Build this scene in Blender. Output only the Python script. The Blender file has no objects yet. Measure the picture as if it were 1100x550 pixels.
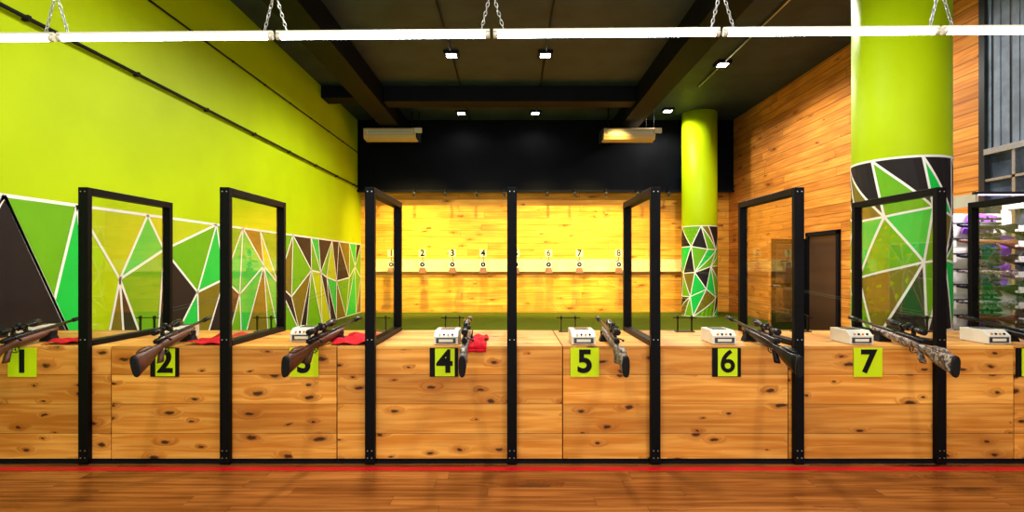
import bpy, math, random
from mathutils import Vector, Matrix
random.seed(7)
S=bpy.context.scene
S.view_settings.view_transform='Standard'
S.view_settings.look='None'
HC=1.39
# ---------------------------------------------------------------- materials
class NT:
    def __init__(s,name):
        s.mat=bpy.data.materials.new(name); s.mat.use_nodes=True
        s.t=s.mat.node_tree; s.b=s.t.nodes['Principled BSDF']
    def n(s,typ,**k):
        nd=s.t.nodes.new(typ)
        for a,b in k.items(): setattr(nd,a,b)
        return nd
    def put(s,sock,val):
        if isinstance(val,bpy.types.NodeSocket): s.t.links.new(val,sock)
        else: sock.default_value=val
    def m(s,op,a,b=0.0,c=0.0):
        nd=s.n('ShaderNodeMath',operation=op)
        s.put(nd.inputs[0],a); s.put(nd.inputs[1],b); s.put(nd.inputs[2],c)
        return nd.outputs[0]
    def sm(s,v,lo,hi,a=0.0,b=1.0):
        nd=s.n('ShaderNodeMapRange',interpolation_type='SMOOTHSTEP')
        s.put(nd.inputs[0],v)
        for i,x in enumerate((lo,hi,a,b)): nd.inputs[1+i].default_value=x
        return nd.outputs[0]
    def mix(s,f,a,b,mode='MIX'):
        nd=s.n('ShaderNodeMix',data_type='RGBA',blend_type=mode)
        s.put(nd.inputs[0],f)
        for i,x in ((6,a),(7,b)):
            if not isinstance(x,bpy.types.NodeSocket) and len(x)==3: x=(*x,1)
            s.put(nd.inputs[i],x)
        return nd.outputs[2]
    def vec(s,a,b,c=0.0):
        nd=s.n('ShaderNodeCombineXYZ')
        for i,x in enumerate((a,b,c)): s.put(nd.inputs[i],x)
        return nd.outputs[0]
    def bump(s,h,dist,strength=1.0):
        nd=s.n('ShaderNodeBump'); s.put(nd.inputs['Height'],h)
        nd.inputs['Distance'].default_value=dist; nd.inputs['Strength'].default_value=strength
        s.t.links.new(nd.outputs[0],s.b.inputs['Normal'])

def paint(name,col,rough=0.5,metal=0.0,var=0.06,scale=6,bump=0.0,emis=None,es=0.0,spec=0.5):
    k=NT(name); tc=k.n('ShaderNodeTexCoord')
    no=k.n('ShaderNodeTexNoise'); no.inputs['Scale'].default_value=scale; no.inputs['Detail'].default_value=3
    k.t.links.new(tc.outputs['Object'],no.inputs['Vector'])
    f=k.sm(no.outputs[0],0.3,0.7)
    c0=tuple(x*(1-var) for x in col); c1=tuple(min(1,x*(1+var)) for x in col)
    k.put(k.b.inputs['Base Color'],k.mix(f,c0,c1))
    k.b.inputs['Roughness'].default_value=rough; k.b.inputs['Metallic'].default_value=metal
    k.b.inputs['Specular IOR Level'].default_value=spec
    if emis:
        k.b.inputs['Emission Color'].default_value=(*emis,1); k.b.inputs['Emission Strength'].default_value=es
    if bump: k.bump(no.outputs[0],bump)
    return k.mat

def wood(name,u,v,h,L,off=0,stag=1.7,a=(.6,.27,.06),b=(.8,.45,.12),dark=(.05,.015,.004),knots=True,ks=(2.3,5.5),
         rough=.45,seam=.0025,tone=.35,kshow=.4,grain=26,knotsize=1.0,spec=.4,vjoint=0.0):
    k=NT(name); tc=k.n('ShaderNodeTexCoord'); sp=k.n('ShaderNodeSeparateXYZ')
    k.t.links.new(tc.outputs['Object'],sp.inputs[0])
    U=sp.outputs[u]; V=sp.outputs[v]
    vh=k.m('DIVIDE',V,h); r=k.m('FLOOR',vh)
    w1=k.n('ShaderNodeTexWhiteNoise',noise_dimensions='1D'); k.put(w1.inputs['W'],r)
    U2=k.m('ADD',k.m('ADD',U,off),k.m('MULTIPLY',w1.outputs[0],stag))
    ul=k.m('DIVIDE',U2,L); c=k.m('FLOOR',ul)
    idv=k.m('ADD',k.m('MULTIPLY',r,7.13),k.m('MULTIPLY',c,13.71))
    w2=k.n('ShaderNodeTexWhiteNoise',noise_dimensions='1D'); k.put(w2.inputs['W'],idv)
    t=w2.outputs[0]
    gu=k.m('ADD',U,k.m('MULTIPLY',t,37.0)); gv=k.m('ADD',V,k.m('MULTIPLY',t,11.0))
    dist=None
    if knots:
        vo=k.n('ShaderNodeTexVoronoi',voronoi_dimensions='2D'); vo.inputs['Scale'].default_value=1
        nz=k.n('ShaderNodeTexNoise'); nz.inputs['Scale'].default_value=14; nz.inputs['Detail'].default_value=3
        k.t.links.new(tc.outputs['Object'],nz.inputs['Vector'])
        wob=k.m('MULTIPLY',k.m('SUBTRACT',nz.outputs[0],.5),.26)
        k.put(vo.inputs['Vector'],k.vec(k.m('ADD',k.m('MULTIPLY',gu,ks[0]),wob),k.m('ADD',k.m('MULTIPLY',gv,ks[1]),wob)))
        d=vo.outputs['Distance']; sc=k.n('ShaderNodeSeparateColor'); k.t.links.new(vo.outputs['Color'],sc.inputs[0])
        show=k.m('GREATER_THAN',sc.outputs[0],kshow)
        size=k.m('ADD',.30,k.m('MULTIPLY',sc.outputs[1],1.1))
        dd=k.m('DIVIDE',d,size)
        kn=k.m('MULTIPLY',k.sm(dd,.05*knotsize,.12*knotsize,1,0),show)
        halo=k.m('MULTIPLY',k.sm(dd,.08*knotsize,.34*knotsize,1,0),show)
        gvv=k.m('ADD',k.m('MULTIPLY',gv,grain),k.m('MULTIPLY',halo,2.2))
    else:
        gvv=k.m('MULTIPLY',gv,grain)
    no=k.n('ShaderNodeTexNoise'); no.inputs['Scale'].default_value=1; no.inputs['Detail'].default_value=5; no.inputs['Distortion'].default_value=.6
    k.put(no.inputs['Vector'],k.vec(k.m('MULTIPLY',gu,1.3),gvv))
    no2=k.n('ShaderNodeTexNoise'); no2.inputs['Scale'].default_value=1; no2.inputs['Detail'].default_value=2
    k.put(no2.inputs['Vector'],k.vec(k.m('MULTIPLY',gu,1.0),k.m('MULTIPLY',gv,4.0)))
    g=k.sm(no.outputs[0],.33,.68)
    col=k.mix(g,a,b)
    br=k.m('ADD',1-tone*.55,k.m('MULTIPLY',t,tone))
    br=k.m('MULTIPLY',br,k.sm(no2.outputs[0],.3,.7,.80,1.10))
    brc=k.n('ShaderNodeCombineColor')
    k.put(brc.inputs[0],br); k.put(brc.inputs[1],k.m('POWER',br,1.25)); k.put(brc.inputs[2],k.m('POWER',br,1.5))
    col=k.mix(1.0,col,brc.outputs[0],'MULTIPLY')
    if knots:
        col=k.mix(k.m('MULTIPLY',halo,.5),col,(a[0]*.5,a[1]*.32,a[2]*.25))
        col=k.mix(k.m('MULTIPLY',kn,.93),col,dark)
    fv=k.m('FRACT',vh); e=k.m('MULTIPLY',k.m('MINIMUM',fv,k.m('SUBTRACT',1.0,fv)),h)
    sm=k.sm(e,seam*.4,seam,1,0)
    if stag or vjoint:
        fu=k.m('FRACT',ul); eu=k.m('MULTIPLY',k.m('MINIMUM',fu,k.m('SUBTRACT',1.0,fu)),L)
        sm=k.m('MAXIMUM',sm,k.sm(eu,seam*.4,seam,1,0))
    col=k.mix(k.m('MULTIPLY',sm,.75),col,dark)
    k.put(k.b.inputs['Base Color'],col)
    k.b.inputs['Roughness'].default_value=rough; k.b.inputs['Specular IOR Level'].default_value=spec
    k.bump(k.m('SUBTRACT',k.m('MULTIPLY',no.outputs[0],.25),sm),.002,.6)
    return k.mat

M={}
M['lime']=paint('lime_wall_paint',(.42,.58,.001),.5,var=.05,scale=1.2,spec=.12)
M['bright']=paint('bright_green_paint',(.004,.50,.05),.5,var=.03,spec=.2)
M['mid']=paint('mid_green_paint',(.13,.38,.005),.5,var=.03,spec=.2)
M['olive']=paint('olive_paint',(.17,.13,.008),.5,var=.05,spec=.2)
M['char']=paint('charcoal_paint',(.016,.012,.012),.5,var=.05,spec=.12)
M['pale']=paint('yellow_green_paint',(.44,.52,.006),.5,var=.03,spec=.2)
M['white']=paint('white_paint',(.8,.8,.74),.45,var=.02)
M['black']=paint('black_powdercoat',(.0025,.0025,.003),.45,var=.2,scale=40,spec=.08)
M['ceil']=paint('ceiling_dark_paint',(.028,.045,.075),.6,var=.2,scale=2,spec=.2)
M['beam']=paint('beam_black_paint',(.0035,.004,.007),.6,var=.2,scale=2,spec=.10)
M['head']=paint('header_navy_paint',(.0016,.002,.004),.6,var=.3,scale=2,spec=.06)
M['steel']=paint('galvanised_steel',(.45,.46,.48),.35,metal=1,var=.1,scale=30)
M['gun']=paint('gunmetal',(.008,.008,.010),.3,metal=.4,var=.2,scale=40,spec=.3)
M['rub']=paint('black_rubber',(.008,.008,.008),.7,var=.1,scale=40,spec=.15)
M['plw']=paint('white_plastic',(.66,.63,.52),.35,var=.03)
M['acw']=paint('ac_beige_plastic',(.60,.42,.22),.4,var=.03)
M['dark']=paint('dark_panel',(.02,.022,.025),.3,var=.1)
M['card']=paint('tag_yellow_green',(.56,.74,.002),.5,var=.02,spec=.2)
M['tcard']=paint('target_paper',(.85,.78,.40),.6,var=.04)
M['ink']=paint('tag_black',(.004,.004,.004),.5,var=.05,spec=.12)
M['red']=paint('red_cloth',(.62,.004,.016),.8,var=.2,scale=25,bump=.002,spec=.2)
M['tape']=paint('red_floor_tape',(.70,.004,.016),.4,var=.1,scale=8,spec=.2)
M['cream']=paint('cream_board',(.82,.64,.28),.5,var=.06)
M['purple']=paint('purple_panel',(.24,.05,.52),.45,var=.05)
M['blind']=paint('blind_blue_grey',(.15,.19,.28),.6,var=.25,scale=5)
M['dglass']=paint('dark_glass',(.06,.075,.11),.08,var=.5,scale=3)
M['doorw']=wood('dark_door_wood',2,0,.3,3,a=(.045,.018,.007),b=(.08,.034,.013),knots=False)
M['stockw']=wood('walnut_stock',1,2,5,9,a=(.045,.012,.005),b=(.12,.036,.014),knots=False,grain=90,tone=0)
M['lit']=paint('tube_emitter',(1,1,1),.5,emis=(.80,.90,1.0),es=30)
M['led']=paint('led_emitter',(1,1,1),.5,emis=(1,.97,.9),es=25)
M['ledw']=paint('warm_led_emitter',(1,1,1),.5,emis=(1,.75,.35),es=.4)
M['fillp']=paint('violet_fill_emitter',(1,1,1),.5,emis=(.75,.5,1),es=8)  # glow for the strip added over the rack
M['wire']=paint('nylon_line',(.12,.11,.06),.5,var=.05)
M['pot']=paint('trap_box_brown',(.16,.05,.012),.6,var=.2)
M['orange']=paint('orange_bezel',(.6,.16,.01),.4)
# camo
def camo(name,cols,scale=14):
    k=NT(name); tc=k.n('ShaderNodeTexCoord')
    n1=k.n('ShaderNodeTexNoise'); n1.inputs['Scale'].default_value=scale; n1.inputs['Distortion'].default_value=1.5
    n2=k.n('ShaderNodeTexNoise'); n2.inputs['Scale'].default_value=scale*1.7; n2.inputs['Distortion'].default_value=2
    k.t.links.new(tc.outputs['Object'],n1.inputs['Vector']); k.t.links.new(tc.outputs['Object'],n2.inputs['Vector'])
    c=k.mix(k.sm(n1.outputs[0],.47,.5),cols[0],cols[1]); c=k.mix(k.sm(n2.outputs[0],.55,.57),c,cols[2])
    k.put(k.b.inputs['Base Color'],c); k.b.inputs['Roughness'].default_value=.5
    return k.mat
M['camo']=camo('camo_stock',((.11,.10,.085),(.035,.025,.02),(.26,.24,.22)))
M['camo2']=camo('camo_tan_stock',((.15,.10,.07),(.05,.028,.02),(.32,.27,.23)))
# turf
k=NT('artificial_turf'); tc=k.n('ShaderNodeTexCoord')
n1=k.n('ShaderNodeTexNoise'); n1.inputs['Scale'].default_value=60; n1.inputs['Detail'].default_value=4
n2=k.n('ShaderNodeTexNoise'); n2.inputs['Scale'].default_value=1.5
for q in (n1,n2): k.t.links.new(tc.outputs['Object'],q.inputs['Vector'])
c=k.mix(k.sm(n1.outputs[0],.3,.7),(.012,.045,.001),(.07,.12,.003)); c=k.mix(k.m('MULTIPLY',n2.outputs[0],.6),c,(.11,.09,.003))
k.put(k.b.inputs['Base Color'],c); k.b.inputs['Roughness'].default_value=.95; k.b.inputs['Specular IOR Level'].default_value=.1; k.bump(n1.outputs[0],.01)
M['turf']=k.mat
# glass
k=NT('clear_acrylic'); nt=k.t; nt.nodes.remove(k.b)
tr=k.n('ShaderNodeBsdfTransparent'); tr.inputs[0].default_value=(.955,.955,.95,1)
gl=k.n('ShaderNodeBsdfGlossy'); gl.inputs['Roughness'].default_value=.02
mx=k.n('ShaderNodeMixShader'); mx.inputs[0].default_value=.075
nt.links.new(tr.outputs[0],mx.inputs[1]); nt.links.new(gl.outputs[0],mx.inputs[2])
nt.links.new(mx.outputs[0],nt.nodes['Material Output'].inputs[0]); M['glass']=k.mat

M['pine']=wood('pine_counter_front',0,2,.207,1.588,off=2.82,stag=0,vjoint=1,a=(.62,.21,.020),b=(.82,.38,.07),ks=(3.6,8.5),kshow=.35,knotsize=1.15,dark=(.03,.008,.002),spec=.25,tone=.3)
M['pinetop']=wood('pine_counter_top',0,1,.15,1.588,off=2.82,stag=0,a=(.62,.23,.03),b=(.80,.42,.09),ks=(2.6,6),kshow=.5,spec=.25)
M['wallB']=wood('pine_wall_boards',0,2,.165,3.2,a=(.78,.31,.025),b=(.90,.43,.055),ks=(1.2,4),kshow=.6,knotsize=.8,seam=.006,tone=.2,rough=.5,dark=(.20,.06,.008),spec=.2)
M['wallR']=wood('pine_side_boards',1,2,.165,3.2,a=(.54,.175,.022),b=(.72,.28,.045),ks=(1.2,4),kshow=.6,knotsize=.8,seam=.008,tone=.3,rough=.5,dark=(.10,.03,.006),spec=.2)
M['floor']=wood('laminate_floor',0,1,.13,1.2,a=(.16,.042,.007),b=(.30,.10,.019),ks=(1.0,3),kshow=.85,seam=.0015,tone=.35,rough=.25,dark=(.03,.01,.003),grain=30,spec=.3)

# ---------------------------------------------------------------- mesh builder
class MB:
    def __init__(s): s.v=[];s.f=[];s.m=[];s.s=[];s.mats=[];s.X=Matrix.Identity(4)
    def mi(s,n):
        if n not in s.mats: s.mats.append(n)
        return s.mats.index(n)
    def face(s,vs,mat,smooth=False):
        b=len(s.v); s.v+= [tuple(s.X@Vector(p)) for p in vs]; s.f.append(tuple(range(b,b+len(vs)))); s.m.append(s.mi(mat)); s.s.append(smooth)
    def box(s,x0,x1,y0,y1,z0,z1,mat):
        b=len(s.v)
        s.v+=[tuple(s.X@Vector(p)) for p in ((x0,y0,z0),(x1,y0,z0),(x1,y1,z0),(x0,y1,z0),(x0,y0,z1),(x1,y0,z1),(x1,y1,z1),(x0,y1,z1))]
        for f in ((0,3,2,1),(4,5,6,7),(0,1,5,4),(1,2,6,5),(2,3,7,6),(3,0,4,7)):
            s.f.append(tuple(b+i for i in f)); s.m.append(s.mi(mat)); s.s.append(False)
    def loft(s,rings,mat,cap=True,smooth=True,closed=False):
        n=len(rings[0]); b=len(s.v); i0=s.mi(mat)
        for r in rings: s.v+=[tuple(s.X@Vector(p)) for p in r]
        R=len(rings)
        for i in range(R if closed else R-1):
            for j in range(n):
                a=b+i*n+j; c=b+i*n+(j+1)%n; i2=(i+1)%R
                s.f.append((a,c,b+i2*n+(j+1)%n,b+i2*n+j)); s.m.append(i0); s.s.append(smooth)
        if cap and not closed:
            s.f.append(tuple(b+j for j in reversed(range(n)))); s.m.append(i0); s.s.append(False)
            s.f.append(tuple(b+(R-1)*n+j for j in range(n))); s.m.append(i0); s.s.append(False)
    def cyl(s,p0,p1,r,mat,seg=12,r2=None,cap=True):
        s.tube([p0,p1],[r,r if r2 is None else r2],mat,seg,cap)
    def tube(s,pts,rs,mat,seg=10,cap=True):
        pts=[Vector(p) for p in pts]
        if not isinstance(rs,(list,tuple)): rs=[rs]*len(pts)
        d=(pts[-1]-pts[0]).normalized()
        up=Vector((0,0,1)) if abs(d.z)<.9 else Vector((1,0,0))
        rings=[]
        for i,p in enumerate(pts):
            t=(pts[min(i+1,len(pts)-1)]-pts[max(i-1,0)])
            t=t.normalized() if t.length>1e-6 else d
            a=t.cross(up); a=a.normalized() if a.length>1e-5 else Vector((1,0,0)); b=t.cross(a).normalized()
            rings.append([p+a*math.cos(2*math.pi*j/seg)*rs[i]+b*math.sin(2*math.pi*j/seg)*rs[i] for j in range(seg)])
        s.loft(rings,mat,cap)
    def link(s,c,d,side,l,w,r,mat,n=10,seg=5):
        c=Vector(c); d=Vector(d).normalized(); side=Vector(side).normalized(); nn=d.cross(side)
        rings=[]
        for i in range(n):
            a=2*math.pi*i/n; p=c+d*math.cos(a)*l+side*math.sin(a)*w
            o=(d*math.cos(a)+side*math.sin(a)).normalized()
            rings.append([p+o*math.cos(2*math.pi*j/seg)*r+nn*math.sin(2*math.pi*j/seg)*r for j in range(seg)])
        s.loft(rings,mat,closed=True)
    def build(s,name,bevel=0.0,parent=None,loc=None,fix=True):
        me=bpy.data.meshes.new(name); me.from_pydata(s.v,[],s.f)
        for n in s.mats: me.materials.append(M[n])
        me.polygons.foreach_set('material_index',s.m); me.polygons.foreach_set('use_smooth',s.s)
        me.update()
        if fix:
            import bmesh
            bm=bmesh.new(); bm.from_mesh(me); bmesh.ops.recalc_face_normals(bm,faces=bm.faces); bm.to_mesh(me); bm.free()
        o=bpy.data.objects.new(name,me); S.collection.objects.link(o)
        if parent: o.parent=parent
        if loc: o.location=loc
        if bevel:
            bv=o.modifiers.new('bevel','BEVEL'); bv.width=bevel; bv.segments=2; bv.limit_method='ANGLE'; bv.angle_limit=math.radians(50)
        return o

def simple(name,boxes,bevel=0):
    b=MB()
    for x in boxes: b.box(*x)
    return b.build(name,bevel)

# ---------------------------------------------------------------- room shell
XL,XR,YB,ZC=-4.0,5.74,14.3,5.15
TZ=.15
simple('floor',[(XL,XR+.2,-1.5,4.70,-.1,0,'floor'),(XL,XR+.2,4.70,YB,-.1,0,'beam')])
simple('range_turf',[(XL+.002,XR-.002,4.74,YB-.002,0.001,TZ,'turf')])
simple('wall_left',[(XL-.15,XL,-1.5,YB+.1,-.1,ZC+.1,'lime')])
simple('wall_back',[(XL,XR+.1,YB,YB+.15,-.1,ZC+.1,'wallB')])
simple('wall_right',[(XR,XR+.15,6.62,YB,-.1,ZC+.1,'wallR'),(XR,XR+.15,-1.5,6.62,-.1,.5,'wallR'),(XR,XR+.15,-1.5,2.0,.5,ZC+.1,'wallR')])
simple('ceiling',[(XL,XR+.15,-1.5,YB+.1,ZC,ZC+.1,'ceil')])
simple('ceiling_beams',[(-3.15,-2.7,-1.5,14.0,4.72,ZC,'beam'),(2.6,3.05,-1.5,14.0,4.72,ZC,'beam'),
   (-2.7,2.6,11.3,11.75,4.82,ZC,'beam'),(XL,-3.15,11.3,11.75,4.9,ZC,'beam'),
   (-2.7,2.6,5.4,5.8,4.78,ZC,'beam')],.01)
simple('header_panel',[(XL,XR,13.98,YB,3.34,ZC,'head')],.005)
b=MB()
b.box(XL,XR,13.93,14.0,3.28,3.34,'beam'); b.build('trim_1')
# ceiling conduits
b=MB()
for x in (-1.07,.59):
    b.cyl((x,3,5.12),(x,11.28,5.12),.014,'beam',8); b.cyl((x,11.8,5.12),(x,13.9,5.12),.014,'beam',8)
b.cyl((3.9,3,5.12),(3.9,11.28,5.12),.016,'steel',8)
b.build('ceiling_conduit')
# wall pipe & cable
b=MB()
b.cyl((XL+.04,-1,3.41),(XL+.04,13.95,3.41),.018,'rub',10)
y=.5
while y<13.9:
    b.box(XL,XL+.06,y,y+.03,3.388,3.432,'rub'); y+=1.3
b.build('wall_pipe')
b=MB(); b.cyl((XL+.02,-1,4.30),(XL+.02,13.95,4.30),.012,'rub',8)
y=.7
while y<13.9:
    b.box(XL,XL+.033,y,y+.02,4.287,4.313,'rub'); y+=1.0
b.build('wall_cable')

# ---------------------------------------------------------------- murals
def mosaic(name,rows,mapf,colors,lw,sub=6,extra=(),seedv=1):
    rnd=random.Random(seedv); b=MB(); edges=set(); pts=[]; tris=[]
    def P_(p):
        p=(round(p[0],4),round(p[1],4))
        if p not in pts: pts.append(p)
        return pts.index(p)
    cols=[]
    for p,q,r,c in extra: tris.append((P_(p),P_(q),P_(r))); cols.append(c)
    idx=[[P_(p) for p in r] for r in rows]
    for i in range(len(rows)-1):
        A,B=idx[i],idx[i+1]; n=min(len(A),len(B))
        for j in range(n-1):
            if rnd.random()<.5: tt=[(A[j],A[j+1],B[j]),(A[j+1],B[j+1],B[j])]
            else: tt=[(A[j],A[j+1],B[j+1]),(A[j],B[j+1],B[j])]
            tris+=tt
    last=None
    for ti,t in enumerate(tris):
        if ti<len(cols): c=cols[ti]
        else:
            while True:
                c=rnd.choice(colors)
                if c!=last: break
        last=c
        P=[Vector(pts[q]) for q in t]
        g={}
        for a in range(sub+1):
            for d in range(sub+1-a):
                uv=P[0]+(P[1]-P[0])*a/sub+(P[2]-P[0])*d/sub; g[a,d]=mapf(uv.x,uv.y,.003)
        for a in range(sub):
            for d in range(sub-a):
                b.face([g[a,d],g[a+1,d],g[a,d+1]],c)
                if a+d<sub-1: b.face([g[a+1,d],g[a+1,d+1],g[a,d+1]],c)
        for q in range(3): edges.add(tuple(sorted((t[q],t[(q+1)%3]))))
    for e in sorted(edges):
        p,q=Vector(pts[e[0]]),Vector(pts[e[1]]); d=(q-p)
        if d.length<1e-4: continue
        nn=Vector((-d.y,d.x)).normalized()*lw/2
        for i in range(sub*2):
            s0=p+d*i/(sub*2); s1=p+d*(i+1)/(sub*2)
            b.face([mapf(*(s0-nn),.006),mapf(*(s1-nn),.006),mapf(*(s1+nn),.006),mapf(*(s0+nn),.006)],'white')
    return b.build(name,fix=False)
COL=['bright','mid','mid','olive','char','pale','char','mid']
rnd=random.Random(4)
z=1.94
a_,b_,c_,d_,e_=(4.25,z),(4.96,z),(4.71,1.08),(5.2,TZ),(3.3,TZ)
f_,g_,h_,i_,k_=(5.92,z),(5.5,1.25),(6.2,1.57),(5.6,TZ),(6.05,TZ)
l_,n_,o_,p_,q_=(6.86,1.05),(7.3,z),(7.5,1.2),(6.9,TZ),(7.5,TZ)
s0,s1=(2.9,z),(2.9,TZ)
extra=[(s0,s1,a_,'bright'),(s1,a_,e_,'mid'),(a_,e_,d_,'char'),(a_,b_,c_,'mid'),(b_,c_,d_,'bright'),(b_,d_,g_,'lime'),(b_,g_,f_,'pale'),
 (f_,g_,h_,'bright'),(g_,h_,k_,'mid'),(d_,g_,i_,'olive'),(g_,i_,k_,'char'),(f_,h_,n_,'pale'),(h_,n_,l_,'mid'),(h_,l_,k_,'char'),
 (k_,l_,p_,'bright'),(n_,l_,o_,'bright'),(l_,o_,p_,'olive'),(o_,p_,q_,'char')]
top=[n_]; mid=[o_]; bot=[q_]
y=7.5
while True:
    y+=.62
    last=y>=13.9
    if last: y=14.28
    j=lambda a:0 if last else rnd.uniform(-a,a)
    top.append((y+j(.2),z)); mid.append((y+j(.25),1.05+rnd.uniform(-.4,.4))); bot.append((y+j(.2),TZ))
    if last: break
mosaic('wall_mural',[top,mid,bot],lambda u,v,o:(XL+o,u,v),COL,.03,sub=1,seedv=11,extra=extra)

def column(name,cx,cy,r,z0,zm,seed,n=11,cols=COL):
    e=bpy.data.objects.new(name,None); S.collection.objects.link(e)
    b=MB()
    seg=64
    b.loft([[(cx+r*math.cos(2*math.pi*j/seg),cy+r*math.sin(2*math.pi*j/seg),z) for j in range(seg)] for z in (z0,ZC)],'lime')
    b.build('shaft',parent=e)
    rn=random.Random(seed); rows=[]
    zs=[zm,zm-(zm-z0)*.22,zm-(zm-z0)*.48,zm-(zm-z0)*.74,z0]
    for i,z in enumerate(zs):
        row=[]
        for j in range(n+1):
            u=j/n*2*math.pi+ (math.pi/n if i%2 else 0)
            jj=rn.uniform(-.12,.12)
            if j in (0,n): jj=0
            row.append((u*r+jj,z+(0 if i in (0,4) else rn.uniform(-.12,.12)*(j not in (0,n)))))
        rows.append(row)
    m=mosaic('mural',rows,lambda u,v,o:(cx+(r+o)*math.cos(u/r+1.57),cy+(r+o)*math.sin(u/r+1.57),v),cols,.022,sub=5,seedv=seed)
    m.parent=e
column('painted_column',3.95,5.5,.42,TZ,2.42,5,n=7,cols=['mid','char','mid','char','bright','mid','olive'])
column('painted_column',4.65,13.4,.42,TZ,2.34,9,n=7,cols=['mid','char','char','mid','bright','olive'])

# ---------------------------------------------------------------- counter
CT=.822; CF=3.80; CB=4.72
b=MB()
seams=[XL+.008,-2.82,-1.232,.356,1.944,3.532,XR-.04]
for a,c in zip(seams[:-1],seams[1:]):
    g=.004
    b.box(a+g,c-g,CF,CF+.02,.03,CT-.022,'pine')
    b.box(a+g,c-g,CF-.002,CB,CT-.02,CT,'pinetop')
    b.box(a+g,c-g,CB-.02,CB,0.0,CT-.02,'pinetop')
    b.box(a+g,a+g+.02,CF+.02,CB-.02,0,CT-.02,'pinetop'); b.box(c-g-.02,c-g,CF+.02,CB-.02,0,CT-.02,'pinetop')
    b.box(a+g,c-g,CF+.015,CF+.03,0,.03,'beam')
b.build('shooting_counter')
simple('floor_tape',[(XL,XR,3.655,3.715,0,.002,'tape')])
simple('baseboard_counter',[(XL,XR,3.785,3.80,0,.018,'beam')])

# ---------------------------------------------------------------- lane dividers
FT=1.934
def divider(x,w=.068):
    e=bpy.data.objects.new('lane_divider_frame',None); S.collection.objects.link(e)
    b=MB(); y0,y1=3.755,4.70
    b.box(x-w/2,x+w/2,y0,y0+.042,0.003,FT,'black')
    b.box(x-w/2,x+w/2,y1-.042,y1,CT,FT,'black')
    b.box(x-w/2,x+w/2,y0+.042,y1-.042,FT-.05,FT,'black')
    b.box(x-w/2,x+w/2,y0+.046,y1-.042,CT,CT+.04,'black')
    b.build('frame',.003,parent=e)
    b=MB(); b.box(x-.004,x+.004,y0+.04,y1-.04,CT+.04,FT-.045,'glass'); b.build('acrylic_panel',parent=e)
    b=MB()
    for z in (.05,.10,FT-.03,CT+.05):
        b.cyl((x-.015,y0-.003,z),(x-.015,y0+.002,z),.004,'steel',8); b.cyl((x+.015,y0-.003,z),(x+.015,y0+.002,z),.004,'steel',8)
    b.build('screws',parent=e)
for x in (-2.985,-2.0,-.99,0,1.0,2.0,2.99,4.0): divider(x)

# ---------------------------------------------------------------- number tags
def digit(txt,size,mat,parent,loc,off=.004,ext=.0015):
    cu=bpy.data.curves.new('digit','FONT'); cu.body=txt; cu.size=size; cu.extrude=ext; cu.offset=off
    cu.align_x='CENTER'; cu.align_y='CENTER'
    o=bpy.data.objects.new('tmp',cu); S.collection.objects.link(o)
    bpy.context.view_layer.update()
    me=bpy.data.meshes.new_from_object(o.evaluated_get(bpy.context.evaluated_depsgraph_get()))
    bpy.data.objects.remove(o)
    me.materials.clear(); me.materials.append(M[mat])
    d=bpy.data.objects.new('digit',me); S.collection.objects.link(d); d.parent=parent
    d.rotation_euler=(math.pi/2,0,0); d.location=loc
    return d
LX=[-3.44,-2.44,-1.46,-.478,.511,1.507,2.50,3.64]
for i,x in enumerate(LX):
    e=bpy.data.objects.new('lane_number_sign',None); S.collection.objects.link(e)
    b=MB(); z0,z1=CT-.215,CT-.012; w=.1
    ev=i%2==1
    b.box(x-w,x+w,CF-.010,CF-.003,z0,z1,'ink' if ev else 'card')
    if ev: b.box(x-.062,x+.075,CF-.0115,CF-.010,z0+.004,z1-.004,'card')
    b.build('card',parent=e)
    digit(str(i+1),.22,'ink',e,(x+(.006 if ev else 0),CF-.0125,(z0+z1)/2),off=.0035 if str(i+1) in '68' else .007)

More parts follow.
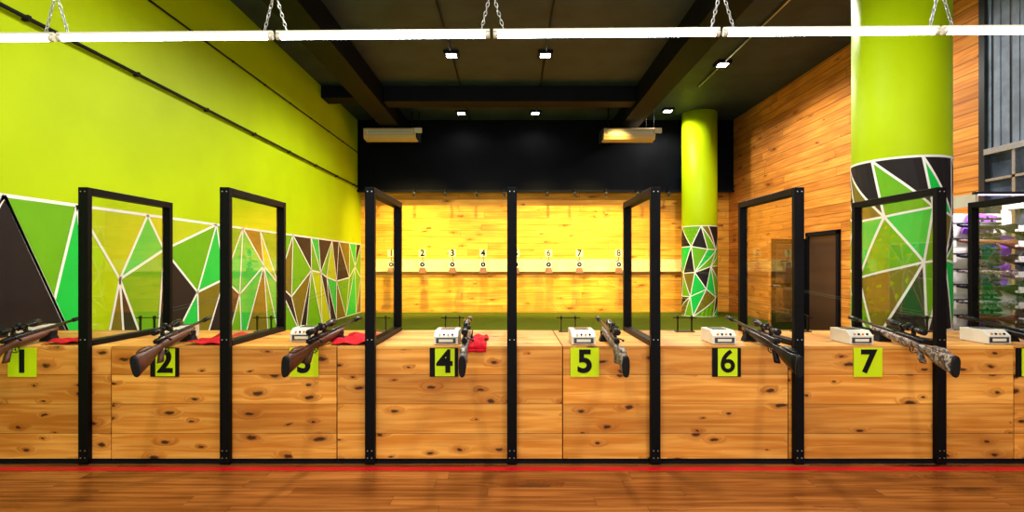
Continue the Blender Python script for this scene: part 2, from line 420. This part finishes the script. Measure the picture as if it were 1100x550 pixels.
# ---------------------------------------------------------------- rifles
def rrect(hw,hh,cx,cy,cz,n=12,p=2.6):
    out=[]
    for j in range(n):
        a=2*math.pi*j/n; c,s=math.cos(a),math.sin(a)
        out.append((cx+hw*math.copysign(abs(c)**(2/p),c),cy,cz+hh*math.copysign(abs(s)**(2/p),s)))
    return out
def rifle_mesh(b,stock):
    b.loft([rrect(.019,.062,0,-.012,-.088),rrect(.021,.066,0,0,-.086),rrect(.021,.064,0,.012,-.084)],'rub')
    secs=[(.012,-.083,.020,.062),(.06,-.076,.023,.058),(.14,-.064,.025,.050),(.20,-.054,.024,.040),(.25,-.046,.019,.028),(.29,-.042,.018,.023),
          (.34,-.036,.020,.026),(.40,-.034,.024,.032),(.52,-.032,.025,.030),(.64,-.028,.024,.025),(.74,-.024,.021,.020),(.79,-.020,.015,.012)]
    b.loft([rrect(hw,hh,0,y,z) for y,z,hw,hh in secs],stock)
    b.loft([rrect(.012,.006,0,.06,-.018),rrect(.018,.016,0,.10,-.016),rrect(.018,.014,0,.18,-.018),rrect(.012,.006,0,.22,-.024)],stock)
    g=[(.325,-.052,.017,.024),(.305,-.08,.017,.022),(.285,-.11,.018,.022),(.270,-.135,.019,.024)]
    b.loft([[(hw*math.cos(2*math.pi*j/10),y+hl*math.sin(2*math.pi*j/10),z) for j in range(10)] for y,z,hw,hl in g],stock)
    pts=[(0,.335,-.062),(0,.34,-.085),(0,.365,-.095),(0,.395,-.09),(0,.405,-.064)]
    b.tube(pts,.0035,'gun',6); b.tube([(0,.372,-.06),(0,.366,-.075),(0,.372,-.084)],.003,'gun',6)
    b.loft([rrect(.014,.014,0,.27,0),rrect(.017,.018,0,.30,0),rrect(.017,.018,0,.52,0),rrect(.014,.015,0,.54,0)],'gun')
    b.tube([(0,.52,.002),(0,.56,.002),(0,.62,.002),(0,1.02,.002)],[.014,.013,.0105,.0095],'gun',12)
    b.tube([(0,.98,.002),(0,.985,.002),(0,1.10,.002),(0,1.105,.002)],[.010,.0155,.0155,.012],'gun',12)
    b.cyl((0,.55,-.018),(0,.80,-.018),.008,'gun',10)
    b.tube([(.012,.36,.004),(.035,.355,-.002),(.048,.35,-.010)],[.004,.004,.004],'gun',6)
    b.tube([(.044,.35,-.008),(.054,.347,-.014)],[.008,.008],'gun',8)
    z=.058
    b.tube([(0,.27,z),(0,.275,z),(0,.32,z),(0,.345,z),(0,.52,z),(0,.56,z),(0,.62,z),(0,.622,z)],[.015,.020,.020,.0135,.0135,.023,.025,.02],'gun',16)
    b.cyl((0,.43,z),(0,.43,z+.032),.012,'gun',10); b.cyl((0,.43,z),(.032,.43,z),.012,'gun',10)
    b.box(-.017,.017,.415,.447,z-.016,z+.014,'gun')
    for y in (.375,.49):
        b.cyl((0,y-.009,z),(0,y+.009,z),.0175,'gun',12); b.box(-.010,.010,y-.009,y+.009,.014,z-.01,'gun')
    b.box(-.007,.007,.33,.53,.014,.022,'gun')
ZB=.850
rifles=[(-3.38,-3.52,'stockw'),(-2.36,-2.46,'stockw'),(-1.405,-1.25,'stockw'),(-.31,-.345,'camo'),(.71,.70,'camo2'),(1.79,1.77,'gun'),(2.76,2.78,'camo2'),(3.74,3.72,'gun')]
for xb,xf,st in rifles:
    b=MB(); rifle_mesh(b,st)
    o=b.build('air_rifle')
    yb=3.35; pitch=math.radians(5.8); yaw=-math.atan2(xf-xb,1.1)
    o.location=(xb,yb,ZB); o.rotation_euler=(pitch,random.uniform(-.25,.25) if st=='stockw' else 0.0,yaw); o.scale=(1.12,1,1.06)
    yr=yb+.70; xr=xb+(xf-xb)*.7/1.1
    b=MB(); za=ZB+.70*math.sin(pitch)-.05
    b.loft([[(xr-.05,yr-.04,z),(xr+.05,yr-.04,z),(xr+.05,yr+.04,z),(xr-.05,yr+.04,z)] if k==0 else
            [(xr-.034,yr-.03,z),(xr+.034,yr-.03,z),(xr+.034,yr+.03,z),(xr-.034,yr+.03,z)] for k,z in ((0,CT),(1,za))],'rub',smooth=False)
    b.box(xr-.038,xr-.031,yr-.03,yr+.03,za-.002,za+.03,'rub'); b.box(xr+.031,xr+.038,yr-.03,yr+.03,za-.002,za+.03,'rub')
    b.build('gun_rest',.003)

# ---------------------------------------------------------------- control boxes
def cbox(x,y):
    b=MB(); w,h,d=.085,.095,.24
    prof=[(0,0),(0,.058),(.05,h),(d,h),(d,0)]
    b.loft([[(x+sx*w,y+p[0],CT+.004+p[1]) for p in prof] for sx in (-1,1)],'plw',smooth=False)
    b.box(x-.07,x+.07,y-.004,y+.001,CT+.012,CT+.052,'dark')
    b.box(x-.05,x+.05,y-.006,y-.003,CT+.022,CT+.042,'plw')
    for k in range(4): b.cyl((x-.045+k*.03,y+.012,CT+.070),(x-.045+k*.03,y+.006,CT+.078),.008,'ink' if k%2 else 'orange',8)
    b.box(x-.05,x+.05,y+.09,y+.2,CT+.004+h-.001,CT+.004+h+.004,'dark')
    for sx in (-.07,.07):
        for sy in (.02,d-.02): b.cyl((x+sx,y+sy,CT),(x+sx,y+sy,CT+.006),.01,'rub',8)
    b.build('target_control_box',.004)
for x,y in ((-3.74,4.1),(-2.60,4.1),(-1.56,4.0),(-.47,3.84),(.51,3.84),(1.52,3.86),(2.50,3.86),(3.50,3.88)): cbox(x,y)

# ---------------------------------------------------------------- target line pulleys + wires
TX=[-3.1,-2.3,-1.53,-.74,.1,.94,1.73,2.74]
for i,x in enumerate(LX):
    b=MB(); xx=x-.03; y=4.62
    if i<3: xx=x+.32
    for s in (-.06,.06):
        b.box(xx+s-.003,xx+s+.003,y-.012,y+.012,CT,CT+.13,'black'); b.cyl((xx+s-.005,y,CT+.12),(xx+s+.005,y,CT+.12),.018,'black',14)
    b.cyl((xx-.10,y,CT+.12),(xx+.10,y,CT+.12),.004,'black',8); b.box(xx-.08,xx+.08,y-.03,y+.03,CT,CT+.008,'black')
    for s in (-.06,.06):
        b.cyl((xx+s,y,CT+.14),(TX[i]+s*.9,13.85,1.60),.0012,'wire',5)
    b.build('target_carrier_line')
for i,x in enumerate(TX):
    e=bpy.data.objects.new('target_holder',None); S.collection.objects.link(e)
    b=MB(); y=13.86
    b.box(x-.09,x+.09,y,y+.012,1.605,1.795,'tcard')
    b.box(x-.012,x+.012,y+.012,y+.05,1.2,1.8,'pot'); b.box(x-.012,x+.012,y+.05,14.25,1.48,1.52,'pot')
    b.box(x-.08,x+.08,y-.01,y+.02,1.33,1.49,'plw'); b.cyl((x,y-.013,1.41),(x,y-.009,1.41),.06,'ink',20); b.cyl((x,y-.016,1.41),(x,y-.012,1.41),.018,'plw',14)
    b.loft([[(x-.07,y-.02,1.33),(x+.07,y-.02,1.33),(x+.07,y+.03,1.33),(x-.07,y+.03,1.33)],[(x-.10,y-.06,1.19),(x+.10,y-.06,1.19),(x+.10,y+.03,1.19),(x-.10,y+.03,1.19)]],'pot',smooth=False)
    b.build('holder',parent=e)
    digit(str(i+1),.22,'ink',e,(x,y-.004,1.70),off=.009 if i not in (5,7) else .004)
simple('target_backstop_rail',[(XL+.35,XR-.9,14.26,YB,1.27,1.55,'cream'),(XL+.35,XR-.9,14.2,YB,1.22,1.27,'cream')],.004)

# ---------------------------------------------------------------- red cloths
def cloth(x0,x1,y0,y1,drop=0.0,seed=0):
    b=MB(); nx,ny=18,22; rn=random.Random(seed); ph=[rn.uniform(0,6) for _ in range(4)]
    g=[]
    L=(y1-y0)+drop
    for j in range(ny+1):
        row=[]
        for i in range(nx+1):
            s=i/nx; t=j/ny*L-drop
            x=x0+(x1-x0)*s+.012*math.sin(t*19+ph[0]); rip=.014*(1+math.sin(s*11+t*17+ph[1])*.6+math.sin(t*31+s*5+ph[2])*.4)
            if t<0: p=(x,CF-.008-rip,CT+.004+t)
            else: p=(x,y0+t,CT+.003+rip)
            row.append(p)
        g.append(row)
    for j in range(ny):
        for i in range(nx): b.face([g[j][i],g[j][i+1],g[j+1][i+1],g[j+1][i]],'red',True)
    o=b.build('red_cloth',fix=False)
    m=o.modifiers.new('solid','SOLIDIFY'); m.thickness=.004; m.offset=1
cloth(-3.36,-3.06,3.84,4.10,0,1)
cloth(-2.32,-2.05,3.82,4.35,0,2)
cloth(-1.30,-1.04,3.82,4.35,0,3)
cloth(-.35,-.19,3.80,4.25,.045,4)

# ---------------------------------------------------------------- tube lights
TY=2.93
def zt_(x): return 2.64+ (x/2.78)*.021
jx=[(q-550)/198 for q in (-178,60,295,528,775,1010,1245)]
for a,c in zip(jx[:-1],jx[1:]):
    b=MB(); a+=.010; c-=.010
    za,zc=zt_(a),zt_(c)
    b.cyl((a+.022,TY,za),(c-.022,TY,zc),.0155,'lit',14)
    b.cyl((a,TY,za),(a+.024,TY,za),.0175,'plw',12); b.cyl((c-.024,TY,zc),(c,TY,zc),.0175,'plw',12)
    b.loft([[(xx,TY-.014,z+.016),(xx,TY+.014,z+.016),(xx,TY+.010,z+.030),(xx,TY-.010,z+.030)] for xx,z in ((a,za),(c,zc))],'plw',smooth=False)
    b.build('tube_light')
for x in jx[1:-1]:
    b=MB(); z=zt_(x)+.03
    def chain(p,q):
        p,q=Vector(p),Vector(q); d=q-p; n=max(1,int(d.length/.024)); 
        for i in range(n):
            c=p+d*(i+.5)/n; b.link(c,d,(1,0,0) if i%2 else (0,1,0),.0165,.008,.0025,'steel',10,5)
    chain((x-.055,TY,z),(x,TY,z+.22)); chain((x+.065,TY,z),(x,TY,z+.22)); chain((x,TY,z+.22),(x+.02,TY,ZC))
    b.build('hanging_chain')

# ---------------------------------------------------------------- ceiling downlights, plus unseen ones added as fill
def spot(name,loc,target,power,color,size,blend=.6,rad=.08):
    l=bpy.data.lights.new(name,'SPOT'); l.energy=power; l.color=color; l.spot_size=math.radians(size); l.spot_blend=blend; l.shadow_soft_size=rad
    o=bpy.data.objects.new(name,l); S.collection.objects.link(o); o.location=loc
    o.rotation_euler=(Vector(target)-Vector(loc)).to_track_quat('-Z','Y').to_euler(); return o
for x,y,pw in ((-1.07,9.56,950),(.59,9.56,750),(-1.24,13.2,60),(.57,13.2,60),(3.9,10.0,800),(3.75,13.0,300),(-1.1,4.6,600),(.6,4.6,600),(3.9,7.4,500),(-1.1,1.2,450),(2.2,1.2,450)):  # closing entries lie out of view, added to brighten the room
    b=MB(); b.box(x-.13,x+.13,y-.13,y+.13,ZC-.05,ZC,'beam'); b.box(x-.085,x+.085,y-.085,y+.085,ZC-.058,ZC-.048,'led')
    b.build('ceiling_downlight_and_fill',.004)
    spot('downlight_and_fill_lamp',(x,y,ZC-.07),(x,y,0),pw,(1,.95,.85),160,.5)

for x in (-3.3,-2.5,-1.7,-.9,-.2,.9,1.6,2.4,3.2,4.0):
    b=MB()
    b.box(x-.02,x+.02,13.75,13.93,3.30,3.33,'beam')
    b.cyl((x,13.78,3.30),(x,13.78,3.24),.012,'rub',8)
    b.cyl((x,13.74,3.25),(x,13.82,3.16),.03,'dark',14,r2=.04); b.cyl((x,13.821,3.158),(x,13.825,3.152),.035,'ledw',14)
    b.build('target_spotlight')
for x in (-2.2,-.8,.8,2.2):
    b=MB(); b.box(x-.15,x+.15,11.76,11.85,4.98,5.12,'black'); b.box(x-.12,x+.12,11.85,11.86,5.0,5.10,'ledw'); b.build('added_wash_flood')  # invented fixtures behind the beam, added to carry the wall wash
for x,pw in ((-3.1,1400),(-2.1,1700),(-.7,1100),(.7,1500),(1.9,1700),(3.0,1400)):
    spot('added_wash_lamp',(max(-2.3,min(2.3,x)),11.95,4.90),(x*1.05,14.28,1.05),pw,(1,.74,.20),56,1.0,.1)  # added lamps without a visible source, brightening the back wall

# ---------------------------------------------------------------- AC units
def ac(x0,x1,y,z):
    b=MB(); prof=[(0,.10),(0,.26),(.10,.30),(.62,.30),(.62,.12),(.30,0),(.05,.02)]
    b.loft([[(x,y+p[0],z+p[1]) for p in prof] for x in (x0,x1)],'acw',smooth=False)
    b.box(x0+.08,x1-.08,y-.004,y+.003,z+.13,z+.23,'plw')
    for k in range(3): b.box(x0+.1,x1-.1,y-.008,y,z+.145+k*.03,z+.152+k*.03,'dark')
    b.box(x0-.03,x0,y+.02,y+.6,z+.04,z+.29,'rub'); b.box(x1,x1+.03,y+.02,y+.6,z+.04,z+.29,'rub')
    for x in (x0+.15,x1-.15): b.cyl((x,y+.3,z+.29),(x,y+.3,ZC if not (-3.15<x<-2.7 or 2.6<x<3.05) else 4.72),.015,'black',8)
    b.cyl((x1+.03,y+.3,z+.3),(x1+.03,y+.3,ZC),.012,'black',8)
    b.box(x1-.02,x1+.14,y-.03,y+.05,z+.16,z+.27,'plw')
    b.build('air_conditioner',.01)
ac(-3.55,-2.3,12.9,4.40); ac(2.15,3.35,12.6,4.32)

# ---------------------------------------------------------------- door in right wall
b=MB()
b.box(XR-.05,XR,9.42,9.5,TZ,2.02,'beam'); b.box(XR-.05,XR,10.4,10.48,TZ,2.02,'beam'); b.box(XR-.05,XR,9.42,10.48,1.94,2.02,'beam')
b.box(XR-.012,XR-.002,9.5,10.4,TZ,1.94,'doorw')
b.build('trim_2',.004)
b=MB()
b.box(4.98,XR-.06,10.40,10.44,TZ+.01,1.90,'ink')
for z0,z1 in ((.3,.95),(1.05,1.8)): b.box(5.08,XR-.16,10.385,10.40,z0,z1,'doorw')
b.box(4.96,4.99,10.39,10.45,TZ+.01,1.90,'wallR')
b.cyl((5.04,10.40,1.0),(5.04,10.34,1.0),.012,'steel',8); b.cyl((5.03,10.34,1.0),(5.14,10.34,1.0),.011,'steel',8)
b.build('door_1',.006)

# ---------------------------------------------------------------- window on right
b=MB()
x=XR
b.box(x-.02,x+.12,6.54,6.62,.5,ZC,'dark')
b.box(x-.03,x+.10,2.0,6.54,2.72,2.79,'steel')
b.box(x-.02,x+.10,2.0,6.54,.5,.56,'dark')
for y in (2.0,3.1,4.2,5.3,6.15): b.box(x-.01,x+.09,y,y+.04,.56,2.72,'steel')
b.box(x-.01,x+.09,2.0,6.54,2.40,2.43,'steel')
b.box(x+.05,x+.06,2.0,6.54,.56,2.72,'dglass')
b.box(x+.10,x+.11,2.0,6.54,2.79,ZC,'dglass')
b.build('window_1')
b=MB(); y=2.05
while y<6.5:
    b.box(x+.02,x+.026,y,y+.085,2.8,ZC-.05,'blind'); b.box(x+.028,x+.034,y+.03,y+.125,2.8,ZC-.05,'dark' if int(y*10)%2 else 'blind'); y+=.12
b.box(x+.005,x+.05,2.0,6.54,ZC-.06,ZC-.001,'steel')
b.build('vertical_blinds')

# ---------------------------------------------------------------- gun rack
b=MB()
ry=6.05
for X0 in (4.86,5.25,5.62):
    b.box(X0-.035,X0+.035,ry+.06,ry+.12,TZ,2.02,'plw')
for i in range(8):
    z=.62+i*.17
    for X0 in (4.86,5.62):
        b.box(X0-.03,X0+.03,ry-.10,ry+.06,z-.045,z-.02,'plw'); b.box(X0-.03,X0+.03,ry-.11,ry-.09,z-.045,z+.02,'plw')
b.box(4.80,5.68,ry-.15,ry+.15,TZ,TZ+.04,'plw')
for i,(xx,zz) in enumerate(((5.28,1.86),(5.48,1.62),(5.44,1.30),(5.5,.98),(5.3,.7))):
    b.loft([[(xx-.20,y,zz-.11),(xx+.14,y,zz-.15),(xx+.20,y,zz+.09),(xx-.10,y,zz+.13)] for y in (ry+.045,ry+.075)],'purple' if i!=3 else 'plw',smooth=False)
b.box(4.96,5.68,ry+.14,ry+.155,.5,1.98,'plw')
sts=['gun','stockw','camo','gun','camo2','gun','stockw','gun']
for i in range(8):
    z=.62+i*.17
    b.X=Matrix.Translation((5.70,ry-.03,z+.045))@Matrix.Rotation(math.pi/2,4,'Z')@Matrix.Scale(.93,4)
    rifle_mesh(b,sts[i])
    b.X=Matrix.Identity(4)
b.box(4.9,5.66,ry-.34,ry-.30,2.14,2.17,'dark'); b.box(4.92,5.64,ry-.335,ry-.305,2.135,2.14,'fillp')  # made-up LED strip, added because the rack was too dark
b.box(5.60,5.63,ry-.34,ry+.12,2.02,2.15,'plw'); b.box(4.90,4.93,ry-.34,ry+.12,2.02,2.15,'plw')
b.build('rifle_rack')
al=bpy.data.lights.new('rack_fill_lamp','AREA'); al.shape='RECTANGLE'; al.size=.7; al.size_y=.03; al.energy=26; al.color=(.9,.8,1)  # added fill light for the rack
ao=bpy.data.objects.new('rack_fill_lamp',al); S.collection.objects.link(ao); ao.location=(5.28,ry-.32,2.13)
ao.rotation_euler=(Vector((5.28,ry,1.2))-Vector(ao.location)).to_track_quat('-Z','Y').to_euler()

# ---------------------------------------------------------------- world + camera
w=bpy.data.worlds.new('ambient'); S.world=w; w.use_nodes=True
w.node_tree.nodes['Background'].inputs[0].default_value=(1,.98,.96,1); w.node_tree.nodes['Background'].inputs[1].default_value=1.9

cam=bpy.data.cameras.new('camera'); co=bpy.data.objects.new('camera',cam); S.collection.objects.link(co)
co.location=(0,0,HC); co.rotation_euler=(math.pi/2,0,0)
cam.sensor_width=36; cam.lens=580/1100*36; cam.shift_y=10/1100; cam.clip_start=.05
S.camera=co
